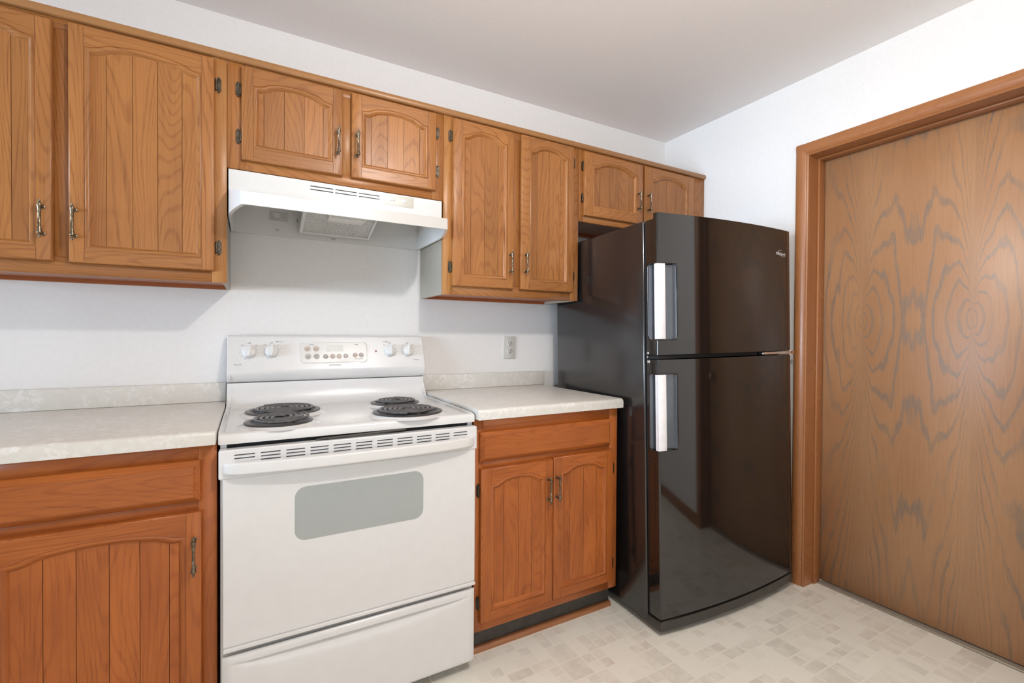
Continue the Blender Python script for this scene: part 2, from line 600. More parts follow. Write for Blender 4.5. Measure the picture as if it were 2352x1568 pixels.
struct('floor', MB().box(XL - .12, XR + .30, YF - .12, .12, -.08, 0), FLOOR, 'pale beige vinyl floor with a pattern of small tiles', 'floor')
struct('ceiling', MB().box(XL - .12, XR + .12, YF - .12, .12, ZC, ZC + .08), CEIL, 'plain white painted ceiling over the kitchen', 'ceiling')
struct('wall_back', MB().box(XL - .12, XR + .12, 0, .12, 0, ZC), WALL, 'white painted wall behind the stove and cabinets', 'wall')
w = MB()
w.box(XR, XR + .12, DY0, 0, 0, ZC)
w.box(XR, XR + .12, DY1, DY0, DZ, ZC)
w.box(XR, XR + .12, YF, DY1, 0, ZC)
struct('wall_right', w, WALL, 'white painted wall that holds the oak door', 'wall')
w = MB()   # left wall with window
w.box(XL - .12, XL, YF, -1.80, 0, ZC).box(XL - .12, XL, -.50, 0, 0, ZC)
w.box(XL - .12, XL, -1.80, -.50, 0, .85).box(XL - .12, XL, -1.80, -.50, 2.05, ZC)
struct('wall_left', w, WALL, 'white painted wall with the side window', 'wall')
w = MB()   # wall behind the camera with an opening added for the fill light
w.box(XL, -1.25, YF - .12, YF, 0, ZC).box(1.45, XR, YF - .12, YF, 0, ZC)
w.box(-1.25, 1.45, YF - .12, YF, 2.28, ZC).box(-1.25, 1.45, YF - .12, YF, 0, .20)
struct('wall_front', w, WALL, 'white painted wall with the opening added for the fill light facing the stove', 'wall')
w = MB()
for a, b, c, d in ((-1.80, -1.76, .85, 2.05), (-.54, -.50, .85, 2.05), (-1.17, -1.13, .85, 2.05)):
    w.box(XL - .08, XL - .03, a, b, c, d, .004)
w.box(XL - .08, XL - .03, -1.76, -.54, .85, .89, .004).box(XL - .08, XL - .03, -1.76, -.54, 2.01, 2.05, .004)
struct('window_1', w, PLASTIC_W, 'white framed side window in the left wall', 'window')
w = MB()  # window frame made up to hold the fill light
for a, b in ((-1.25, -1.20), (.07, .13), (1.40, 1.45)):
    w.box(a, b, YF - .08, YF - .03, .20, 2.28, .004)
w.box(-1.2, 1.4, YF - .08, YF - .03, .20, .25, .004).box(-1.2, 1.4, YF - .08, YF - .03, 2.23, 2.28, .004)
struct('added_fill_window', w, PLASTIC_W, 'wide white window frame added around the fill light facing the stove wall', 'window')

# door in the right wall with casing, jamb and threshold
dr = thing('door_1', 'closed oak veneer slab door in the right wall', 'door', (XR + .115, (DY0 + DY1) / 2, 0))
dr['kind'] = 'structure'
dr['_local'] = 1
dr.location = (0, 0, 0)
d = MB().box(XR + .116, XR + .151, DY1 + .003, DY0 - .003, .012, DZ - .004, .0015, seg=1)
d.build('slab', OAK_DOOR, dr)
k = MB().lathe([(.027, 0), (.027, .006), (.011, .010), (.010, .030), (.020, .036), (.026, .046), (.026, .056), (.018, .064), (.0, .066)],
               (XR + .116, DY1 + .07, .95), (-1, 0, 0), 24)
k.build('door_knob', KNOB_BRASS, dr)

def casing(mb, y_in, y_out, z0, z1, m=0):
    """vertical casing board with a stepped moulded profile, front towards -x"""
    s = 1 if y_out > y_in else -1
    W = abs(y_out - y_in)
    prof = [(0, 0), (0, .008), (.006, .011), (.009, .0085), (.013, .012), (.030, .015), (W - .006, .016), (W, .012), (W, 0)]
    pts = [(XR - 0.0002 - h, y_in + s * o) for o, h in prof]
    mb.prism(pts, 'z', z0, z1, m)

c = MB()
casing(c, DY0, DY0 + .056, 0, DZ + .0575)
casing(c, DY1, DY1 - .056, 0, DZ + .0575)
prof = [(0, 0), (0, .008), (.006, .011), (.009, .0085), (.013, .012), (.030, .015), (.051, .0162), (.0575, .0125), (.0575, 0)]
def casing_head(mb, y0, y1, m):
    t = bmesh.new()
    a = [t.verts.new((XR - .0004 - h, y0, DZ + o)) for o, h in prof]
    b = [t.verts.new((XR - .0004 - h, y1, DZ + o)) for o, h in prof]
    t.faces.new(a); t.faces.new(list(reversed(b)))
    for i in range(len(prof)):
        j = (i + 1) % len(prof)
        t.faces.new((a[i], b[i], b[j], a[j]))
    mb.add(t, m)
casing_head(c, DY1 - .055, DY0 + .055, 1)
# jamb and stop
c.box(XR + .0, XR + .118, DY0 - .0008, DY0 + .012, 0, DZ, 0, 0)
c.box(XR + .0, XR + .118, DY1 - .012, DY1 + .0008, 0, DZ, 0, 0)
c.box(XR + .0, XR + .118, DY1, DY0, DZ - .0008, DZ + .012, 0, 1)
c.box(XR + .066, XR + .1145, DY0 - .010, DY0 - .0008, 0, DZ, .002, 0)
c.box(XR + .066, XR + .1145, DY1 + .0008, DY1 + .010, 0, DZ, .002, 0)
c.box(XR + .066, XR + .1145, DY1 + .010, DY0 - .010, DZ - .010, DZ - .0008, .002, 1)
struct('trim_1', c, [W_CASE_Z, W_CASE_Y], 'brown wooden casing and jamb around the oak door', 'trim')
struct('trim_2', MB().box(XR + .088, XR + .150, DY1 + .001, DY0 - .0105, 0, .008, .003), THRESH, 'grey metal threshold strip under the oak door', 'trim')
struct('baseboard_right', MB().box(XR - .013, XR - .0005, YF + .01, DY1 - .058, 0, .075, .003), W_CASE_Y, 'low brown baseboard on the right wall past the door', 'baseboard')
struct('trim_3', MB().prism([(-.5405, 0), (-.5585, 0), (-.5585, .006), (-.556, .0125), (-.551, .0175), (-.5435, .019), (-.5405, .019)], 'x', .766, 1.447, 0, .002),
       W_SHOE, 'brown quarter round moulding along the toe kick', 'trim')

# pendant lamp that lights the stove (above the frame)
pl = thing('pendant_lamp', 'small hanging ceiling lamp above the floor in front of the stove', 'lamp', (LAMP_POS.x, LAMP_POS.y, ZC))
MB().lathe([(.065, 0), (.065, .006), (.05, .018), (.012, .024)], (LAMP_POS.x, LAMP_POS.y, ZC - .024), (0, 0, 1), 24).build('ceiling_plate', CHROME, pl)
MB().cyl(.006, (LAMP_POS.x, LAMP_POS.y, LAMP_POS.z + .12), (LAMP_POS.x, LAMP_POS.y, ZC - .020)).build('stem', CHROME, pl)
MB().lathe([(.012, .13), (.03, .115), (.045, .09), (.05, .07)], (LAMP_POS.x, LAMP_POS.y, LAMP_POS.z), (0, 0, 1), 24, caps=False).build('socket_cup', CHROME, pl)

# ------------------------------------------------------------------ cabinets
YU, YUF = -.294, -.313        # upper face frame, upper door front
YB, YBF = -.610, -.629        # base face frame, base door front

def arch(x, x0, x1, z0, rise):
    t = (x - x0) / (x1 - x0)
    f = 1 - (2 * t - 1) ** 2
    e = min(x - x0, x1 - x) / min(.055, .26 * (x1 - x0))
    e = max(0.0, min(1.0, e))
    e = e * e * (3 - 2 * e)
    return z0 + rise * f * (e * .85 + .15 * e * e)

def arched_door(cab, x0, x1, z0, z1, yf, handle=None, hinges=None, mats=(None, None), shoulder=.060, rise=.026,
                stile=(.034, .034), rail=.037, grooves=None, label=None, frame_y=None, seed=0):
    """cabinet door: frame with arched opening (mesh), sub-parts panel, handle, hinges"""
    rnd = random.Random(seed)
    yb = yf + .0188
    c = .004
    N = 32
    ox0, ox1, oz0 = x0 + stile[0], x1 - stile[1], z0 + rail
    oz1 = z1 - shoulder
    xs = [ox0 + (ox1 - ox0) * k / N for k in range(N + 1)]
    top = [arch(x, ox0, ox1, oz1, rise) for x in xs]
    mb = MB()
    def quad(a, b, c_, d_, m, tone):
        t = bmesh.new()
        t.faces.new([t.verts.new(p) for p in (a, b, c_, d_)])
        n0 = len(mb.bm.faces)
        mb.add(t, m, tone)
    tones = [rnd.uniform(.3, .7) for _ in range(4)]
    X0, X1, Z0, Z1 = x0 + c, x1 - c, z0 + c, z1 - c
    def F(x, z, dep=0.0):
        return (x, yf + dep, z)
    # stiles, bottom rail, top rail (front)
    mb.grid([[F(X0, Z0), F(ox0, Z0)], [F(X0, Z1), F(ox0, Z1)]], 0, tones[0], False)
    mb.grid([[F(ox1, Z0), F(X1, Z0)], [F(ox1, Z1), F(X1, Z1)]], 0, tones[1], False)
    mb.grid([[F(ox0, Z0), F(ox1, Z0)], [F(ox0, oz0), F(ox1, oz0)]], 1, tones[2], False)
    mb.grid([[F(x, z) for x, z in zip(xs, top)], [F(x, Z1) for x in xs]], 1, tones[3], False)
    # seams between rails and stiles
    for xx in (ox0, ox1):
        mb.box(xx - .0004, xx + .0004, yf - .0002, yf + .002, Z0, oz0, 0, 2)
        mb.box(xx - .0004, xx + .0004, yf - .0002, yf + .002, oz1, Z1, 0, 2)
    # outer edge
    def rect(e, dep):
        return [(x0 + e, yf + dep, z0 + e), (x1 - e, yf + dep, z0 + e), (x1 - e, yf + dep, z1 - e), (x0 + e, yf + dep, z1 - e)]
    mb.grid([rect(c, 0), rect(.0012, .0014), rect(0, .0045), rect(0, .0188)], 0, tones[0], False, close_u=True)
    # moulding inside the opening
    def loop(o, dep):
        pts = [F(ox0 + o, oz0 + o, dep), F(ox1 - o, oz0 + o, dep), F(ox1 - o, oz1 - o, dep)]
        for x, z in list(zip(xs, top))[::-1][1:-1]:
            xx = ox0 + o + (x - ox0) * (ox1 - ox0 - 2 * o) / (ox1 - ox0)
            pts.append(F(xx, z - o, dep))
        pts.append(F(ox0 + o, oz1 - o, dep))
        return pts
    prof = [(0, 0), (.0007, .0016), (.0016, .0014), (.0034, -.0010), (.0060, -.0014), (.0095, .0006), (.0130, .0044), (.0158, .0082), (.0172, .0098)]
    loops = [loop(o, dp) for o, dp in prof]
    n = len(loops[0])
    for i in range(n):
        j = (i + 1) % n
        m = 1 if (i == 0 or 2 <= i < n - 1) else 0
        mb.grid([[L[i], L[j]] for L in loops], m, tones[3] if i >= 2 else tones[2], True)
    # back
    mb.grid([[(x0, yb, z0), (x1, yb, z0)], [(x0, yb, z1), (x1, yb, z1)]], 0, .5, False)
    door = mb.build('door', [mats[0], mats[1], GROOVE], cab, weld=True)
    if label:
        door['label'] = label
    # tongue and groove panel
    pn = MB()
    pd = yf + .0090
    pz0, pz1 = oz0 + .006, max(top) - .004
    gx = [g for g in (grooves or []) if ox0 + .02 < g < ox1 - .02]
    ed = [ox0 + .008] + gx + [ox1 - .008]
    g = .0006
    for k, (a, b) in enumerate(zip(ed[:-1], ed[1:])):
        a2 = a + (g if k > 0 else 0)
        b2 = b - (g if k < len(ed) - 2 else 0)
        pn.grid([[(a2, pd, pz0), (b2, pd, pz0)], [(a2, pd, pz1), (b2, pd, pz1)]], 0, rnd.uniform(.2, .8), False)
        if k < len(ed) - 2:
            pn.grid([[(b2, pd, pz0), (b, pd + .0026, pz0), (b + g, pd, pz0)], [(b2, pd, pz1), (b, pd + .0026, pz1), (b + g, pd, pz1)]], 1, .5, False)
    pn.grid([[(ed[0], pd + .005, pz0), (ed[-1], pd + .005, pz0)], [(ed[0], pd + .005, pz1), (ed[-1], pd + .005, pz1)]], 0, .5, False)
    pn.build('panel', [mats[0], GROOVE], door)
    if handle:
        add_handle(door, handle[0], handle[1], yf)
    if hinges:
        side, hx, hz = hinges
        for z in hz:
            add_hinge(door, hx, z, frame_y, side, x0 if side < 0 else x1)
    return door

def add_handle(parent, x, zc, yf):
    y = yf - .026
    H = .0535
    pr = [(.0004, -H), (.0030, -H + .0012), (.0036, -H + .004), (.0026, -H + .0068), (.0044, -H + .0085), (.0048, -H + .0100), (.0036, -H + .0115),
          (.0078, -H + .0135), (.0082, -H + .0160), (.0072, -H + .020), (.0054, -H + .028), (.0044, -H + .0335), (.0056, -H + .0345), (.0056, -H + .0358), (.0046, -H + .037),
          (.0046, 0)]
    pr = [(r * .78, h) for r, h in pr]
    prof = pr + [(r, -h) for r, h in reversed(pr[:-1])]
    mb = MB().lathe(prof, (x, y, zc), (0, 0, 1), 14)
    for s in (-1, 1):
        zz = zc + s * .0375
        mb.cyl(.0036, (x, yf - .0003, zz), (x, y, zz), 10)
        mb.lathe([(.0062, 0), (.0062, .002), (.004, .0035)], (x, yf - .0002, zz), (0, -1, 0), 12)
    return mb.build('handle', BRONZE, parent)

def add_hinge(parent, x, z, yframe, side, edge):
    """decorative hinge: leaf on the face frame, knuckle against the door edge (side -1: left door edge)"""
    mb = MB()
    w = .0068
    pts = [(x - w, z - .017), (x - w * .55, z - .0215), (x, z - .0265), (x + w * .55, z - .0215), (x + w, z - .017),
           (x + w, z + .017), (x + w * .55, z + .0215), (x, z + .0265), (x - w * .55, z + .0215), (x - w, z + .017)]
    mb.prism(pts, 'y', yframe - .0003, yframe - .0028, 0)
    mb.prism([((px - x) * .62 + x, (pz - z) * .72 + z) for px, pz in pts], 'y', yframe - .0028, yframe - .0040, 0)
    for s in (-1, 1):
        mb.lathe([(.0027, 0), (.0024, .0016), (.0008, .0024)], (x, yframe - .0028, z + s * .0212), (0, -1, 0), 10)
    kx = edge + side * .0036
    kx = x + max(-.008, min(.008, (edge + side * .0036) - x))
    mb.cyl(.0034, (kx, yframe - .0062, z - .016), (kx, yframe - .0062, z + .016), 12)
    for s in (-1, 1):
        mb.lathe([(.0034, 0), (.0030, .002), (.001, .0035)], (kx, yframe - .0062, z + s * .016), (0, 0, s), 12)
    return mb.build('hinge', HINGE, parent)

def wall_cabinet(name, label, x0, x1, z0, z1, frame_boxes, left_side=None, deep_recess=.012, group=None):
    """carcass of a wall cabinet; frame_boxes: list of (xa, xb, za, zb, mat 0 vertical / 1 horizontal / 2 pale)"""
    cab = thing(name, label, 'cabinet', ((x0 + x1) / 2, 0, z0), group or 'wall cabinets along the back wall')
    mb = MB()
    mb.box(x0, x0 + .012, YU + .0185, -.001, z0, z1, 0, 1 if left_side else 0)
    mb.box(x1 - .012, x1, YU + .0185, -.001, z0, z1, 0, 1)
    mb.box(x0 + .012, x1 - .012, YU + .0185, -.001, z0 + deep_recess, z0 + deep_recess + .012, 0, 2)
    mb.box(x0 + .012, x1 - .012, YU + .0185, -.001, z1 - .012, z1, 0, 0)
    mb.box(x0 + .012, x1 - .012, -.014, -.001, z0 + deep_recess + .012, z1 - .012, 0, 0)
    mb.box(x0 + .012, x1 - .012, -.020, -.001, z0, z0 + deep_recess, 0, 2)
    mb.build('carcass', [WU_V, SIDE_TAUPE, W_UNDER], cab)
    f = MB()
    for i, (xa, xb, za, zb, m) in enumerate(frame_boxes):
        f.box(xa, xb, YU, YU + .0185, za, zb, .0008, m, 1, tone=random.Random(label + str(i)).uniform(.3, .7))
    f.build('face_frame', [WU_V, WU_H, W_PALE_V], cab)
    return cab

ZB_, ZT_ = 1.3405, 2.0725
UM = (WU_V, WU_H)
# left two-door cabinet
cab = wall_cabinet('wall_cabinet', 'large wall cabinet at the left edge with two tall arched doors', -.806, .0085, ZB_, ZT_,
    [(-.806, -.765, ZB_, ZT_, 0), (-.418, -.377, ZB_ + .05, ZT_ - .03, 0), (-.034, .0085, ZB_, ZT_, 2), (-.765, -.034, ZB_, ZB_ + .05, 1), (-.765, -.034, ZT_ - .03, ZT_, 1)])
arched_door(cab, -.768, -.4145, 1.375, 2.057, YUF, (-.4335, 1.487), None, UM, grooves=[-.745 + .0615 * k for k in range(5)], frame_y=YU, seed=1, label='left door of the pair')
arched_door(cab, -.380, -.0253, 1.3755, 2.061, YUF, (-.3655, 1.4875), (1, -.0138, (1.984, 1.4535)), UM, grooves=[-.297, -.235, -.174, -.112], frame_y=YU, seed=2, label='right door of the pair')
# over the hood
cab = wall_cabinet('wall_cabinet', 'short wall cabinet with two small doors above the white range hood', .0095, .7645, 1.7213, ZT_,
    [(.0095, .062, 1.7213, ZT_, 0), (.366, .408, 1.765, ZT_ - .03, 2), (.716, .7645, 1.7213, ZT_, 0), (.062, .716, 1.7213, 1.765, 1), (.062, .716, ZT_ - .03, ZT_, 1)])
arched_door(cab, .0503, .3712, 1.751, 2.0605, YUF, (.353, 1.867), (-1, .0403, (1.985, 1.829)), UM, grooves=[.116, .179, .242, .304], rail=.041, frame_y=YU, seed=3, label='left small door')
arched_door(cab, .4025, .7285, 1.7525, 2.0625, YUF, (.4203, 1.8685), (1, .7395, (1.990, 1.836)), UM, grooves=[.473, .536, .598, .661], rail=.041, frame_y=YU, seed=4, label='right small door')
# tall narrow doors
cab = wall_cabinet('wall_cabinet', 'tall wall cabinet with two narrow doors between the hood and the refrigerator', .7655, 1.4535, ZB_, ZT_,
    [(.7655, .806, ZB_, ZT_, 2), (1.086, 1.130, ZB_ + .05, ZT_ - .03, 0), (1.408, 1.4535, ZB_, ZT_, 0), (.806, 1.408, ZB_, ZB_ + .05, 1), (.806, 1.408, ZT_ - .03, ZT_, 1)], left_side=True)
arched_door(cab, .802, 1.090, 1.377, 2.063, YUF, (1.0675, 1.490), (-1, .7935, (1.992, 1.454)), UM, grooves=[.884, .948, 1.013], stile=(.040, .034), rise=.028, frame_y=YU, seed=5, label='left narrow door')
arched_door(cab, 1.1255, 1.4133, 1.379, 2.065, YUF, (1.145, 1.495), (1, 1.4235, (1.995, 1.4565)), UM, grooves=[1.213, 1.277, 1.340], stile=(.044, .031), rise=.029, frame_y=YU, seed=6, label='right narrow door')
# over the refrigerator
cab = wall_cabinet('wall_cabinet', 'short wall cabinet tucked behind the top of the black refrigerator', 1.4545, 2.3495, 1.7255, ZT_,
    [(1.4545, 1.482, 1.7255, ZT_, 0), (1.852, 1.874, 1.766, ZT_ - .03, 0), (2.238, 2.3495, 1.7255, ZT_, 0), (1.482, 2.238, 1.7255, 1.766, 1), (1.482, 2.238, ZT_ - .03, ZT_, 1)])
arched_door(cab, 1.478, 1.857, 1.754, 2.0595, YUF, (1.820, 1.868), (-1, 1.4765, (1.993, 1.839)), UM, grooves=[1.574, 1.637, 1.700, 1.766], stile=(.048, .040), rail=.041, rise=.030, frame_y=YU, seed=7, label='left small door')
arched_door(cab, 1.870, 2.242, 1.754, 2.0605, YUF, (1.891, 1.870), None, UM, grooves=[1.975, 2.037, 2.100, 2.160], stile=(.050, .042), rail=.041, rise=.030, frame_y=YU, seed=8, label='right small door')
# continuous trim on top
tr = MB().prism([(YU - .0005, 2.0728), (YU - .010, 2.0728), (YU - .0135, 2.076), (YU - .0145, 2.090), (YU - .012, 2.0955), (YU + .010, 2.0955), (YU + .010, 2.0728)], 'x', -.806, 2.347, 0, .003)
tag(tr.build('cabinet_trim', W_TRIM_X), 'long thin brown wooden strip running along the tops of all wall cabinets', 'trim')

# ---- base cabinets
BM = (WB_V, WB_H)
def drawer_front(cab, x0, x1, z0, z1, label, handle=None):
    mb = MB()
    def rect(e, y):
        return [(x0 + e, y, z0 + e), (x1 - e, y, z0 + e), (x1 - e, y, z1 - e), (x0 + e, y, z1 - e)]
    L = [rect(0, YB - .0002), rect(0, YB - .008), rect(.0015, YB - .0095), rect(.0125, YBF + .0012), rect(.0135, YBF + .0018), rect(.0150, YBF)]
    for i in range(4):
        j = (i + 1) % 4
        mb.grid([[r[i], r[j]] for r in L], 0, .55, False)
    mb.grid([[L[-1][0], L[-1][1]], [L[-1][3], L[-1][2]]], 0, .45, False)
    mb.grid([[L[0][0], L[0][1]], [L[0][3], L[0][2]]], 0, .5, False)
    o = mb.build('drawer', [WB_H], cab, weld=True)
    if label:
        o['label'] = label
    return o

def base_cabinet(label, x0, x1, boxes):
    cab = thing('base_cabinet', label, 'cabinet', ((x0 + x1) / 2, -.3, 0), 'base cabinets on either side of the stove')
    mb = MB()
    mb.box(x0, x0 + .014, YB + .0185, -.002, .1155, .8755, 0, 0)
    mb.box(x1 - .014, x1, YB + .0185, -.002, .1155, .8755, 0, 0)
    mb.box(x0 + .014, x1 - .014, YB + .0185, -.002, .1155, .130, 0, 0)
    mb.box(x0 + .014, x1 - .014, -.016, -.002, .130, .8755, 0, 0)
    mb.box(x0 + .014, x1 - .014, YB + .0185, YB + .10, .862, .8755, 0, 0)
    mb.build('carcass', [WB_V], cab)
    f = MB()
    for i, (xa, xb, za, zb, m) in enumerate(boxes):
        f.box(xa, xb, YB, YB + .0185, za, zb, .0008, m, 1, tone=random.Random(label + str(i)).uniform(.35, .65))
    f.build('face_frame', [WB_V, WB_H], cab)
    t = MB().box(x0, x1 + (.020 if x0 > .5 else 0), -.540, -.520, 0, .115, 0, 0)
    t.box(x0, x0 + .015, -.520, -.01, 0, .115).box(x1 - .015, x1, -.520, -.01, 0, .115)
    t.build('toe_kick', [TOE], cab)
    return cab

cab = base_cabinet('reddish base cabinet left of the stove with a drawer and arched door', -.915, -.004,
    [(-.915, -.882, .1155, .8755, 0), (-.472, -.445, .1155, .8755, 0), (-.046, -.004, .1155, .8755, 0), (-.882, -.472, .8335, .8755, 1), (-.445, -.046, .8335, .8755, 1),
     (-.882, -.472, .694, .732, 1), (-.445, -.046, .694, .732, 1), (-.882, -.472, .1155, .158, 1), (-.445, -.046, .1155, .158, 1)])
drawer_front(cab, -.456, -.0405, .7255, .8345, 'right drawer')
drawer_front(cab, -.888, -.470, .7255, .8345, 'left drawer')
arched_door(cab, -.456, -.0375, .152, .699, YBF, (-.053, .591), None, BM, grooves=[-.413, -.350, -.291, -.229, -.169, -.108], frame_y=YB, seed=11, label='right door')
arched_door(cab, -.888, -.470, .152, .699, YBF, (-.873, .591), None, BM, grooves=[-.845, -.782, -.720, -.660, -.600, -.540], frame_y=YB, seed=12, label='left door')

cab = base_cabinet('orange brown base cabinet with paired doors between the stove and the refrigerator', .766, 1.4255,
    [(.766, .800, .1155, .8755, 0), (1.383, 1.4255, .1155, .8755, 0), (.800, 1.383, .828, .8755, 1), (.800, 1.383, .694, .728, 1), (.800, 1.383, .1155, .158, 1), (1.076, 1.106, .158, .694, 0)])
drawer_front(cab, .7825, 1.380, .722, .8290, None)
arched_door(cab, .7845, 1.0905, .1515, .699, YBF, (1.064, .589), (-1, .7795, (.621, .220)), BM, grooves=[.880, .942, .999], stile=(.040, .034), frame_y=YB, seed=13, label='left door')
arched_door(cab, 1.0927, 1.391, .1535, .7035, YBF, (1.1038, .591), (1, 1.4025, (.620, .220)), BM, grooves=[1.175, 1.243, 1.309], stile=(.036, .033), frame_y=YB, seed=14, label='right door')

# ---- countertops
def countertop(label, x0, x1, sx0, sx1):
    ct = thing('countertop', label, 'countertop', ((x0 + x1) / 2, -.32, .876), 'countertops on either side of the stove')
    pr = [(-.001, .8765), (-.6455, .8765), (-.6458, .900), (-.6435, .9075), (-.639, .9120), (-.632, .9140), (-.001, .9140)]
    MB().prism(pr, 'x', x0, x1, 0, .002).build('slab', LAMINATE, ct)
    MB().box(sx0, sx1, -.0200, -.0010, .9142, .9862, .003).build('backsplash', LAMINATE, ct)
    return ct
countertop('long mottled beige laminate countertop left of the stove', -.92, -.0045, -.92, -.0045)
countertop('short mottled beige laminate countertop between the stove and the refrigerator', .7655, 1.4283, .7655, 1.4440)

# ------------------------------------------------------------------ outlet
ox0, ox1, oz0, oz1 = 1.2053, 1.2742, 1.0543, 1.1691
ot = thing('wall_outlet', 'ivory grey double outlet on the wall above the short countertop', 'outlet', ((ox0 + ox1) / 2, 0, (oz0 + oz1) / 2))
MB().box(ox0, ox1, -.0062, -.0004, oz0, oz1, .0022).build('cover_plate', OUTLET, ot)
for cz in (1.1308, 1.0926):
    xc = (ox0 + ox1) / 2 - .0012
    s = MB().prism([(px * 1.0 + xc, max(cz - .0135, min(cz + .0135, pz + cz))) for px, pz in [(.0165 * math.cos(a), .0165 * math.sin(a)) for a in [2 * math.pi * k / 32 for k in range(32)]]], 'y', -.0058, -.0078, 0, .0006, 1)
    for dx in (-.0062, .0062):
        s.box(xc + dx - .0011, xc + dx + .0011, -.0080, -.0070, cz + .0000, cz + .0088, 0, 1)
    s.lathe([(.0024, 0), (.0024, .0009)], (xc, -.0072, cz - .0065), (0, -1, 0), 14, 1)
    s.build('socket', [OUTLET, SLOT], ot)
MB().lathe([(.0026, 0), (.0022, .0012)], ((ox0 + ox1) / 2 - .0012, -.0060, 1.1117), (0, -1, 0), 12).build('screw', OUTLET, ot)

# ------------------------------------------------------------------ stove
st = thing('electric_stove', 'white freestanding electric stove with four black coil burners', 'stove', (.38, -.33, 0))
b = MB()
b.box(.004, .020, -.600, -.030, .030, .869, .002).box(.741, .757, -.600, -.030, .030, .869, .002)
b.box(.020, .741, -.045, -.030, .030, .869).box(.020, .741, -.600, -.045, .030, .050)
b.box(.004, .0185, -.606, -.600, .030, .869).box(.7425, .757, -.606, -.600, .030, .869)
for px in (.05, .71):
    for py in (-.56, -.08):
        b.cyl(.016, (px, py, 0), (px, py, .031), 12)
b.build('body', ENAMEL, st)
MB().box(.020, .741, -.600, -.585, .051, .868).build('oven_front', BLACK_GAP, st)
# cooktop
ck = MB()
pr = [(-.6250, .8700), (-.6262, .8760), (-.6258, .8880), (-.6225, .8945), (-.6170, .8980), (-.6085, .8990), (-.6010, .8978), (-.592, .8958), (-.580, .8950)]
pr += [(-.135, .8950), (-.115, .8975), (-.100, .9040), (-.089, .9160), (-.080, .9360), (-.073, .9600), (-.0685, .9860), (-.030, .9860), (-.030, .8700)]
ck.prism(pr, 'x', -.0010, .7605, 0, .004, 2, smooth=False)
for xa, xb in ((-.0010, .0140), (.7455, .7605)):
    ck.prism([(-.617, .890), (-.612, .8983), (-.600, .9000), (-.120, .9000), (-.100, .9065), (-.085, .925), (-.078, .945), (-.06, .945), (-.06, .890)], 'x', xa, xb, 0, .0035)
BURN = [(.178, -.290, .120), (.153, -.515, .0965), (.577, -.268, .0945), (.557, -.507, .120)]
for x, y, r in BURN:
    ck.lathe([(r + .018, .8952), (r + .007, .8968), (r - .001, .9035), (r - .004, .9040), (r - .018, .9040), (r - .020, .897)], (x, y, 0), (0, 0, 1), 48, caps=False)
ck.build('cooktop', ENAMEL, st, soft=True)
for i, (x, y, r) in enumerate(BURN):
    m = MB()
    m.lathe([(r - .001, .9042), (r, .9058), (r - .002, .9078), (r - .012, .9088), (r - .017, .9075), (r - .018, .9030)], (x, y, 0), (0, 0, 1), 48, 0, caps=False)
    m.lathe([(r - .0175, .9060), (r - .024, .9000), (r * .5, .8975), (.001, .8972)], (x, y, 0), (0, 0, 1), 48, 1, caps=False)
    br = m.build('burner', [RIM, DRIP], st)
    # coil: archimedean spiral plus three support arms
    big = r > .11
    R1 = r - (.022 if big else .018)
    turns = 5 if big else 4
    r0 = .017
    tilt = Matrix.Identity(4)
    if i == 1:
        tilt = Matrix.Translation((x, y, .914)) @ Matrix.Rotation(R(3.2), 4, 'X') @ Matrix.Rotation(R(-1.2), 4, 'Y') @ Matrix.Translation((-x + .004, -y + .004, -.914 + .003))
    cm = MB()
    ph0 = {0: 2.2, 1: .6, 2: 1.4, 3: 4.4}[i]
    P = []
    n = int(turns * 40)
    for k in range(n + 1):
        a = 2 * math.pi * turns * k / n
        rr_ = r0 + (R1 - r0) * k / n
        P.append(tilt @ Vector((x + rr_ * math.cos(a + ph0), y + rr_ * math.sin(a + ph0), .9140)))
    cm.tube(P, .0057 if big else .0053, 8, 0, squash=.72)
    for k in range(3):
        a = ph0 + 2 * math.pi * k / 3 + .4
        p0 = tilt @ Vector((x + .012 * math.cos(a), y + .012 * math.sin(a), .9085))
        p1 = tilt @ Vector((x + (R1 + .002) * math.cos(a), y + (R1 + .002) * math.sin(a), .9085))
        cm.tube([p0, p1], .0022, 6)
    cm.lathe([(.013, .9085), (.0135, .9125), (.012, .9140)], (x, y, 0), (0, 0, 1), 20)
    cm.build('coil', IRON, br)

# back control panel
cp = MB()
bp = [(-.0600, .9865), (-.0740, .9920), (-.0830, 1.0030), (-.0870, 1.0170), (-.0880, 1.0270), (-.0870, 1.0350), (-.0400, 1.1580), (-.0370, 1.1630), (-.0310, 1.1662), (-.0150, 1.1662), (-.0150, .9865)]
cp.prism(bp, 'x', .0000, .7622, 0, .003, 2)
cp.box(.0125, .0131, -.0872, -.080, 1.000, 1.03, 0, 1)
panel = cp.build('control_panel', [ENAMEL, GREY_TXT], st, soft=True)
SN = Vector((0, -.934, .357))
def PF(x, z, h=0.0):
    """frame on the sloped face of the control panel at height z"""
    s = (z - 1.035) / .934
    o = Vector((x, -.087 + .357 * s, 1.035 + .934 * s)) + SN * h
    return frame(o, (1, 0, 0), (0, .357, .934))
KN = [(.0725, 1.1030), (.1485, 1.1042), (.6110, 1.1025), (.6890, 1.1018)]
for x, z in KN:
    k = MB()
    F_ = PF(x, z, .0004)
    t = MB()
    k.lathe([(.0262, 0), (.0262, .004), (.0245, .007), (.0225, .0125), (.019, .0150), (.0, .0158)], F_.translation, SN, 32)
    gp = [(-.0060, -.0235), (.0060, -.0235), (.0068, 0), (.0030, .0240), (-.0030, .0240), (-.0068, 0)]
    k.prism(gp, 'z', .004, .0235, 0, .0022, 2, mat=F_ @ Matrix.Rotation(R(-9), 4, 'Z'))
    k.build('knob', PLASTIC_W, panel)
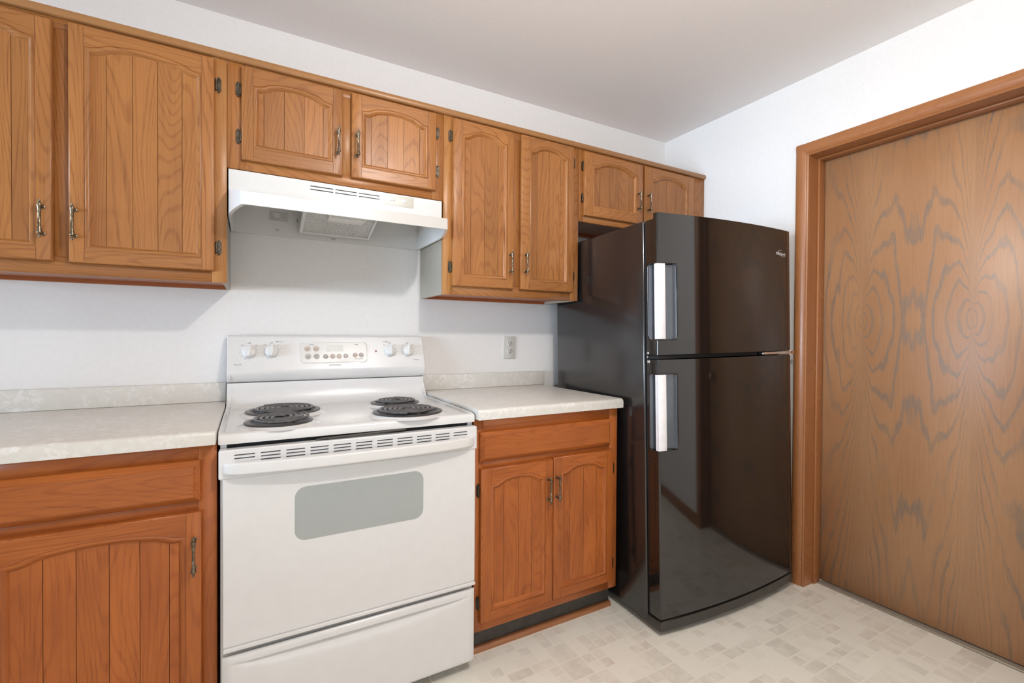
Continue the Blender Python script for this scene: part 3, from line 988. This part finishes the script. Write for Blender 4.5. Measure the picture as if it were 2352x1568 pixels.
# touch pad
pad = MB()
cx0, cx1, cz0, cz1 = .2530, .5080, 1.0585, 1.1365
def rr_panel(x0, x1, z0, z1, r):
    c = ((x0 + x1) / 2, (z0 + z1) / 2)
    return rrect(-(x1 - x0) / 2, (x1 - x0) / 2, -(z1 - z0) / 2 / .934, (z1 - z0) / 2 / .934, r), PF(c[0], c[1])
pts, F_ = rr_panel(cx0 - .003, cx1 + .003, cz0 - .003, cz1 + .003, .017)
pad.prism(pts, 'z', .0002, .0022, 0, .0009, 2, mat=F_)
pts, F_ = rr_panel(cx0 - .0006, cx1 + .0006, cz0 - .0006, cz1 + .0006, .0148)
pad.prism(pts, 'z', .0020, .0024, 2, 0, mat=F_)
pts, F_ = rr_panel(cx0, cx1, cz0, cz1, .0142)
pad.prism(pts, 'z', .0021, .0026, 1, 0, mat=F_)
pad.build('touch_pad', [ENAMEL, PANEL_GREY, BUTTON], panel)
def cxy(px, py):
    return cx0 + (px - 140) / 1960 * .255, cz1 - (py - 225) / 555 * .0780
BT = [(325, 395, .0122, 'Bake', 1), (575, 395, .0118, 'Broil', 1), (335, 610, .0122, 'Start', 0), (580, 610, .0120, 'Clear\nOff', 0), (845, 620, .0105, 'Set\nClock', 0),
      (1055, 620, .0105, '+', 1), (1245, 620, .0105, '-', 1), (1450, 610, .0102, '', 0), (1740, 590, .0108, 'Timer', 1), (1935, 590, .0108, 'Clean', 0)]
for px, py, r, s, kind in BT:
    x, z = cxy(px, py)
    F_ = PF(x, z, .0024)
    bt = MB().lathe([(r, 0), (r, .0008), (r * .9, .0012), (r * .84, .0008), (0, .0008)], F_.translation, SN, 28, 0)
    if s:
        bt.text(s, PF(x, z, .0034), .0062 if len(s) > 1 else .014, 1)
    bt.build('button', [BUTTON_T if kind else BUTTON, GREY_TXT], panel)
xa, za = cxy(885, 470); xb, zb = cxy(1390, 300)
pts, F_ = rr_panel(xa, xb, za, zb, .002)
MB().prism(pts, 'z', .0024, .0030, 0, 0, mat=F_).build('display', DISPLAY, panel)
le = MB()
F_ = PF(.5485, 1.1012, .0002)
le.lathe([(.0042, 0), (.0042, .001), (.0022, .0012), (.0020, .0008)], F_.translation, SN, 18, 0)
le.lathe([(.0020, 0), (.0016, .0015), (.0, .0017)], F_.translation, SN, 14, 1)
le.build('indicator_light', [RED_LED, BUTTON_T], panel)
MB().text('HOTPOINT', PF(.3795, 1.0465, .0006), .0082, 0, squeeze=1.1).build('lettering', GREY_TXT, panel)
xo, zo = cxy(440, 280)
MB().text('OVEN', PF(xo, zo, .0030), .0068, 0).build('lettering', GREY_TXT, panel)
xo, zo = cxy(1850, 283)
MB().text('TIMER', PF(xo - .008, zo, .0030), .0058, 0).build('lettering', GREY_TXT, panel)
xo, zo = cxy(1850, 700)
MB().text('\u25aa Auto Oven Set', PF(xo, zo, .0030), .0052, 0).build('lettering', GREY_TXT, panel)
for (x, z) in KN:
    tx = MB().text('OFF', PF(x, z + .0330, .0005), .0066, 0)
    tx.text('LO', PF(x - .023, z + .0250, .0005), .0056, 0)
    tx.text('HI', PF(x + .023, z + .0250, .0005), .0056, 0)
    for k in range(9):
        a = R(20 - 27.5 * k)
        tx.box(-.0009, .0009, -.0009, .0009, .0002, .0006, 0, 0, mat=PF(x + .0325 * math.cos(a), z + .0325 * math.sin(a) * .95, 0))
    tx.build('dial_markings', GREY_TXT, panel)
for x, z, s, sd in ((.0300, 1.0560, 'Front', 1), (.1700, 1.1420, 'Rear', 1), (.6000, 1.1420, 'Rear', -1), (.7270, 1.0620, 'Front', -1)):
    tx = MB().text(s, PF(x, z, .0005), .0068, 0)
    dx = .0125 * sd
    tx.box(-.0016, .0016, -.0016, .0016, .0002, .0006, 0, 0, mat=PF(x + dx, z, 0))
    for ax, az in ((.005, 0), (0, .005), (.005, .005)):
        tx.box(-.0006, .0006, -.0006, .0006, .0002, .0006, 0, 0, mat=PF(x + dx + ax * sd, z + az * (1 if z < 1.1 else -1), 0))
    tx.build('burner_marking', GREY_TXT, panel)

# oven door
YD = -.640
dm = MB()
dm.box(.0100, .7565, YD, -.608, .3190, .7800, .004)
dm.box(.0012, .7612, YD - .002, -.608, .7785, .8575, .004)
dm.box(.0110, .7555, YD - .006, -.612, .3090, .3195, .002)
od = dm.build('oven_door', ENAMEL, st, soft=True)
MB().tube([(.2450, -.622, .8585), (.2600, -.628, .8620), (.33, -.630, .8632), (.42, -.630, .8652), (.50, -.628, .8672), (.515, -.622, .8665)], .0036, 8).build('door_gasket', TOE, od)
MB().prism(rrect(.1870, .5695, .5755, .7305, .030), 'y', YD + .001, YD - .0007, 0).build('window', OVEN_GLASS, od)
vs = MB()
for k in range(11):
    xa = .0378 + .0636 * k
    for j in range(3):
        if (k in (0, 10)) and j == 2:
            continue
        zz = .8425 - .0092 * j
        vs.box(xa, xa + .0490, YD - .0026, YD + .001, zz - .0014, zz + .0014, 0, 0)
vs.build('vent_slots', SLOT, od)
hd = MB()
rows = []
N = 40
for k in range(N + 1):
    t = .5 - .5 * math.cos(math.pi * k / N)
    x = .0115 + (.7490 - .0115) * t
    bow = 1 - abs(2 * t - 1) ** 2.4
    bow = .35 * min(1, min(t, 1 - t) / .05) ** .5 + .65 * bow
    y = YD - .004 - .045 * bow
    th = .014 + .010 * bow
    zc = .8085
    hh = .0165 * (.72 + .28 * min(1, min(t, 1 - t) / .025) ** .5)
    sec = [(y + th, zc + hh), (y + .004, zc + hh), (y + .0012, zc + hh - .002), (y, zc + hh - .006), (y, zc - hh + .006), (y + .0012, zc - hh + .002), (y + .004, zc - hh), (y + th, zc - hh)]
    if k in (0, N):
        sec = [(YD - .001 + (a - y) * .3, b) for a, b in sec]
    rows.append([(x, a, b) for a, b in sec])
hd.grid(rows, 0, .5, True, close_u=True)
hd.build('handle', PLASTIC_W, od, soft=True)
# drawer with a curved finger groove
dx0, dx1, dz0, dz1 = .0085, .7570, .0378, .2930
NX = 60
zr = [.0378, .0395, .044, .052, .07, .10, .13, .16, .19, .21, .225, .238, .248, .256, .262, .2655, .2675, .2690, .2705, .278, .284, .289, .2920, .2930]
rows = []
for z in zr:
    row = []
    for k in range(NX + 1):
        x = dx0 + (dx1 - dx0) * k / NX
        e = min(x - dx0, dx1 - x, z - dz0, dz1 - z)
        edge = .008 * (1 - min(1, e / .010)) ** 2
        u = (x - .0436) / (.7245 - .0436)
        dent = 0.0
        if 0 < u < 1:
            wid = .027 * (4 * u * (1 - u)) ** .5
            q = (.2692 - z)
            if q > 0:
                if q <= wid:
                    dent = .021 * (1 - (q / wid)) ** .8 * (4 * u * (1 - u)) ** .5
            belly = math.exp(-((z - .19) / .07) ** 2) * .004 * (4 * u * (1 - u)) ** .5
            dent -= belly
        row.append((x, YD + edge + dent, z))
    rows.append(row)
dw = MB().grid(rows, 0, .5, True)
dw.box(dx0 + .001, dx1 - .001, YD + .024, -.600, dz0 + .001, dz1 - .001, .002)
dw.build('drawer', ENAMEL, st)

# ------------------------------------------------------------------ range hood
hd_ = thing('range_hood', 'white under cabinet range hood above the stove', 'hood', (.385, -.2, 1.565))
left = [(.0120, -.002), (.0120, -.270), (.0130, -.300), (.0165, -.330), (.0250, -.372), (.0370, -.418), (.0475, -.452), (.0515, -.466), (.0560, -.4705)]
right = [(.7695 - a, b_) for a, b_ in reversed(left)]
pl_ = left + right
ZBOT = 1.5650
def ztop(y):
    return 1.7165 if y > -.2999 else 1.6480 + (y + .300) / (-.1705) * (1.6045 - 1.6480)
hm = MB()
th = .009
def inset(p):
    cx_, cy_ = .3848, -.2
    return (p[0] + (th if p[0] < cx_ else -th), p[1] + (.006 if p[1] < -.36 else (0 if p[1] > -.01 else .0012)))
N_ = len(pl_)
inner = [inset(p) for p in pl_]
# outer skin (sides and lip face), split where the lip starts
i0, i1 = 2, N_ - 3
t = bmesh.new()
ob = [t.verts.new((p[0], p[1], ZBOT)) for p in pl_]
otp = [t.verts.new((p[0], p[1], (1.6480 if abs(p[1] + .300) < 1e-4 else ztop(p[1])))) for p in pl_]
top0 = t.verts.new((pl_[i0][0], pl_[i0][1], 1.7165))
top1 = t.verts.new((pl_[i1][0], pl_[i1][1], 1.7165))
ib = [t.verts.new((p[0], p[1], ZBOT)) for p in inner]
it = [t.verts.new((p[0], p[1], (1.6480 if i in (2, N_ - 3) else ztop(p[1]) if p[1] < -.3 else 1.700) - .004)) for i, p in enumerate(inner)]
up0 = t.verts.new((inner[2][0], inner[2][1], 1.696))
up1 = t.verts.new((inner[N_ - 3][0], inner[N_ - 3][1], 1.696))
for i in range(N_ - 1):
    if i + 1 == i0:
        t.faces.new((ob[i], ob[i + 1], otp[i + 1], top0, otp[i]))
    elif i == i1:
        t.faces.new((ob[i], ob[i + 1], otp[i + 1], top1, otp[i]))
    else:
        t.faces.new((ob[i], ob[i + 1], otp[i + 1], otp[i]))
    t.faces.new((ob[i], ib[i], ib[i + 1], ob[i + 1]))
    if i == 1:
        t.faces.new((ib[i], it[i], up0, it[i + 1], ib[i + 1]))
    elif i == N_ - 3:
        t.faces.new((ib[i], it[i], up1, it[i + 1], ib[i + 1]))
    else:
        t.faces.new((ib[i], it[i], it[i + 1], ib[i + 1]))
t.faces.new((otp[i0], otp[i1], top1, top0))                       # upright front
for k in range((i1 - i0) // 2 + 1):                               # sloping lip top
    a, b_ = i0 + k, i1 - k
    if b_ - a <= 1:
        break
    t.faces.new((otp[a], otp[a + 1], otp[b_ - 1], otp[b_])) if b_ - 1 > a + 1 else None
t.faces.new((otp[0], otp[1], top0, top1, otp[N_ - 2], otp[N_ - 1]))    # top
t.faces.new([it[i] for i in range(2, N_ - 2)])
t.faces.new((it[0], it[1], up0, up1, it[N_ - 2], it[N_ - 1]))
t.faces.new((it[2], it[N_ - 3], up1, up0))
hm.add(t, 0)
hm.box(.0165, .7530, -.0120, -.0022, ZBOT, 1.6955)
hood = hm.build('canopy', ENAMEL_M, hd_)
v_ = MB()
for xa, xb in ((.2620, .3391), (.3462, .4221), (.4296, .5065)):
    for zz in (1.6998, 1.6882):
        v_.box(xa, xb, -.3006, -.2990, zz - .0017, zz + .0017)
v_.build('vent_slots', SLOT, hd_)
sp = MB().box(.5180, .6395, -.3012, -.2990, 1.6705, 1.7125, .0008, 0, 1)
swp = sp.build('switch_plate', PLASTIC_C, hd_)
for x in (.5545, .6030):
    q_ = MB().box(x - .0105, x + .0105, -.3020, -.3010, 1.6880, 1.6995, .0005, 0, 1)
    q_.box(x - .0075, x + .0075, -.3052, -.3015, 1.6895, 1.6980, .0012, 0)
    q_.build('rocker_switch', PLASTIC_W, swp)
# filter, its frame and the lamp lens under the hood
fo = Vector((.3870, -.040, 1.5900))
e2 = Vector((0, -.200, .0640)).normalized()
FF = frame(fo, (1, 0, 0), e2)
fm = MB()
fm.box(-.1270, .1270, .004, .215, -.003, .003, 0, 0, mat=FF)
fl_ = fm.build('filter', FILTER, hd_)
fr_ = MB()
fr_.box(-.140, -.127, 0, .225, -.005, .012, .002, 0, mat=FF).box(.127, .136, 0, .225, -.005, .012, .002, 0, mat=FF)
fr_.box(-.140, .136, -.004, .004, -.004, .010, .002, 0, mat=FF)
fr_.box(-.1275, -.116, .006, .215, -.0042, -.003, 0, 1, mat=FF).box(.116, .1275, .006, .215, -.0042, -.003, 0, 1, mat=FF)
fr_.box(.105, .130, -.002, .020, -.008, -.002, .002, 1, mat=FF)
fr_.build('filter_frame', [ENAMEL_M, CHROME], hd_)
ln = MB().prism(rrect(.3350, .4720, 1.6120, 1.6480, .008), 'y', -.235, -.160, 0, .006, 3)
ln.build('lamp_lens', LENS, hd_)
lb = MB()
lb.box(.1400, .2120, -.0128, -.0119, 1.6230, 1.6640, 0, 0)
BK = frame((0, -.0129, 0), (1, 0, 0), (0, 0, 1))
rw = random.Random(3)
zz = 1.6610
while zz > 1.6255:
    xx = .142
    while xx < .206:
        wd = rw.uniform(.003, .010)
        if not (1.637 < zz < 1.657 and .152 < xx < .176):
            lb.box(xx, min(xx + wd, .2105), -.0131, -.0127, zz - .0006, zz + .0006, 0, 1)
        xx += wd + .0016
    zz -= .0031
lb.build('rating_label', [LABEL_W, GREY_TXT], hd_)
lb = MB().box(.1610, .1790, -.0128, -.0119, 1.5815, 1.5950, 0, 0)
lb.box(.1640, .1660, -.0131, -.0127, 1.585, 1.592, 0, 1)
lb.lathe([(.0026, 0), (.0026, .0004)], (.1715, -.0127, 1.5885), (0, -1, 0), 14, 1)
lb.build('certification_label', [LABEL_W, GREY_TXT], hd_)
MB().box(.372, .390, -.0131, -.0119, 1.5735, 1.5765).build('maker_plate', GREY_TXT, hd_)
MB().box(.2420, .2450, -.0150, -.0119, 1.628, 1.642).build('clip', GREY_TXT, hd_)

# ------------------------------------------------------------------ refrigerator (local frame: u right, -y forward, z up)
fr = thing('refrigerator', 'glossy black top freezer refrigerator between the short countertop and the oak door', 'refrigerator', (1.493, -.0866, 0))
M = Matrix.Rotation(R(-2.233), 4, 'Z') @ Matrix.Rotation(R(-.7187), 4, 'X') @ Matrix.Rotation(R(-.8557), 4, 'Y')
fr.rotation_euler = M.to_euler()
fr['_local'] = 1
FW, FD, FDD, FH, FHD, W0, BOW = .8393, .6644, .7331, 1.6243, 1.6443, .0049, .028
MB().box(0, FW, -FD, -.02, .024, FH, .006, 0, 2).build('cabinet_body', FRIDGE_SIDE, fr)
MB().box(.010, FW - .010, -FD - .011, -FD + .002, .055, FH - .012).build('gasket', GASKET, fr)
def bowd(u):
    return FDD + BOW * (1 - (2 * (u - FW / 2) / (FW - 2 * W0)) ** 2)
def front_curve(u0, u1, n=28):
    return [(u0 + (u1 - u0) * k / n, -bowd(u0 + (u1 - u0) * k / n)) for k in range(n + 1)]
DB = FD + .0105     # back of the doors
def plan(cut=False):
    u0, u1 = W0, FW - W0
    if cut:
        p = front_curve(.0970, u1 - .004)
        p = [(W0, -.6850), (.014, -.6900), (.0300, -.7020), (.0600, -.7180), (.0880, -.7290), (.0940, -.7320)] + p
    else:
        p = [(W0, -FDD + .004), (W0 + .0012, -FDD + .0008), (W0 + .004, -FDD - .001)] + front_curve(W0 + .008, u1 - .004)
    p += [(u1, -FDD + .004), (u1, -DB), (u0, -DB)]
    return p
def fridge_door(z0, z1, pz0, pz1, name, label, lip):
    mb = MB()
    def seg(za, zb, cut, b=0.0):
        mb.prism(plan(cut), 'z', za, zb, 1 if False else 0, 0)
    seg(z0, pz0, False)
    seg(pz0, pz1, True)
    if lip:
        seg(pz1, z1 - .022, False)
        p = [(W0, -FDD + .004), (W0 + .0012, -FDD + .0008), (W0 + .004, -FDD - .001)] + front_curve(W0 + .008, FW - W0 - .004) + [(FW - W0, -FDD + .004), (FW - W0, -.716), (W0, -.716)]
        mb.prism(p, 'z', z1 - .022, z1, 0, .0015, 2)
    else:
        seg(pz1, z1, False)
    o = mb.build(name, FRIDGE, fr, soft=True)
    o['label'] = label
    # recess lining and rim
    pk = MB()
    pts = [(W0 + .001, -.6850), (.014, -.6900), (.0300, -.7020), (.0600, -.7180), (.0880, -.7290), (.0955, -.7420)]
    rows_ = [[(a - .0, b_ - .0012, z) for a, b_ in pts] for z in (pz0 + .004, pz1 - .004)]
    pk.grid(rows_, 0, .5, True)
    pk.build('handle_recess', FRIDGE_POCKET, o)
    rm = MB()
    loop_ = []
    r_ = .016
    f = lambda u: -bowd(u) - .0005
    u1 = .0985
    # front part of the rim, wrapping round the corner onto the side
    top_ = [(W0 - .0005, -.6840, pz1 - r_), (W0 - .0005, -.6880, pz1 - .004), (W0 - .0005, -.694, pz1), (W0 - .0005, -.725, pz1), (W0 + .001, -FDD - .0005, pz1)]
    top_ += [(.02, f(.02), pz1), (.05, f(.05), pz1), (u1 - r_, f(u1 - r_), pz1), (u1 - .005, f(u1 - .005), pz1 - .004), (u1, f(u1), pz1 - r_)]
    bot_ = [(a, b_, pz0 + (pz1 - c_)) for a, b_, c_ in reversed(top_)]
    rm.tube(top_ + bot_, .0022, 8, 0, closed=True)
    rm.build('handle_rim', FRIDGE, o)
    hb = MB().prism([(W0 - .0015, -.7200), (W0 - .0015, -.7330), (.002, -.7368), (.006, -.7385), (.036, -.7440), (.0385, -.7425), (.0385, -.7300), (.02, -.722)], 'z', pz0 + .0035, pz1 - .0035, 0, .0012, 2)
    hb.build('handle', HANDLE_W, o)['label'] = 'handle bar with its window reflection painted white'
    return o
fz = fridge_door(1.0911, FHD, 1.1490, 1.4500, 'freezer_door', 'upper freezer door', True)
fd = fridge_door(.0585, 1.0718, .7140, 1.0165, 'fridge_door', 'lower refrigerator door', False)
# emblem on the freezer door
uc, zc = .7510, 1.5330
e1 = Vector((1, -(bowd(uc + .01) - bowd(uc - .01)) / .02, 0)).normalized()
EM = frame((uc, -bowd(uc) - .0006, zc), e1, (0, 0, 1))
em = MB()
em.text('Whirlpool', EM, .0190, 0, depth=.0004)
ring = [EM @ Vector((.011 + .030 * math.cos(a) , .002 + .0125 * math.sin(a) - .006 * math.cos(a), .0003)) for a in [R(100 + 8 * k) for k in range(31)]]
em.tube(ring, .0007, 6)
em.build('emblem', SILVER, fz)
# hinges
h = MB()
h.box(FW - .205, FW + .004, -FDD - .012, -FD, 1.0745, 1.0885, .002, 0)
h.box(FW - .235, FW - .215, -FDD - .020, -FDD, 1.0760, 1.0870, .002, 0)
h.cyl(.006, (FW - .015, -FDD - .004, 1.0720), (FW - .015, -FDD - .004, 1.0910), 12)
h.build('centre_hinge', CHROME, fr)
h = MB()
h.box(W0 - .001, W0 + .010, -.686, -.674, 1.0925, 1.102, .001, 0).box(W0 - .001, W0 + .010, -.690, -.676, 1.058, 1.0690, .001, 0)
h.cyl(.0045, (W0 - .002, -.680, 1.0815), (W0 + .012, -.680, 1.0815), 12)
h.build('door_stop', CHROME, fr)
MB().box(.012, FW - .012, -FDD + .005, -FD - .008, 1.0745, 1.0885).build('door_gap_strip', GASKET, fr)
# top hinge cover
MB().box(FW - .085, FW - .010, -.715, -.60, FH + .0005, FH + .017, .004).build('hinge_cover', GRILLE, fr)
# base grille with bowed front
g_ = [(W0 - .001, -FD + .002), (W0 - .001, -FDD - .002)] + front_curve(W0 + .004, FW - W0 - .004) + [(FW - W0, -FDD), (FW - W0, -FD + .002)]
gm = MB().prism(g_, 'z', .0125, .0480, 0, .002, 2)
gm.box(W0, .10, -FDD - .004, -FDD + .02, .0475, .0500, .001)
gm.build('base_grille', GRILLE, fr)
for u_ in (.06, FW - .06):
    for d_ in (.10, .60):
        base = M @ Vector((u_, -d_, 0))
        MB().cyl(.017, (u_, -d_, -base.z + .0005), (u_, -d_, .026), 14).build('levelling_foot', GRILLE, fr)
lowest = min((M @ Vector(c_)).z for o_ in fr.children for c_ in o_.bound_box)
if lowest < 0:
    fr.location.z = -lowest

for o_ in bpy.data.objects:
    if '_local' in o_:
        del o_['_local']
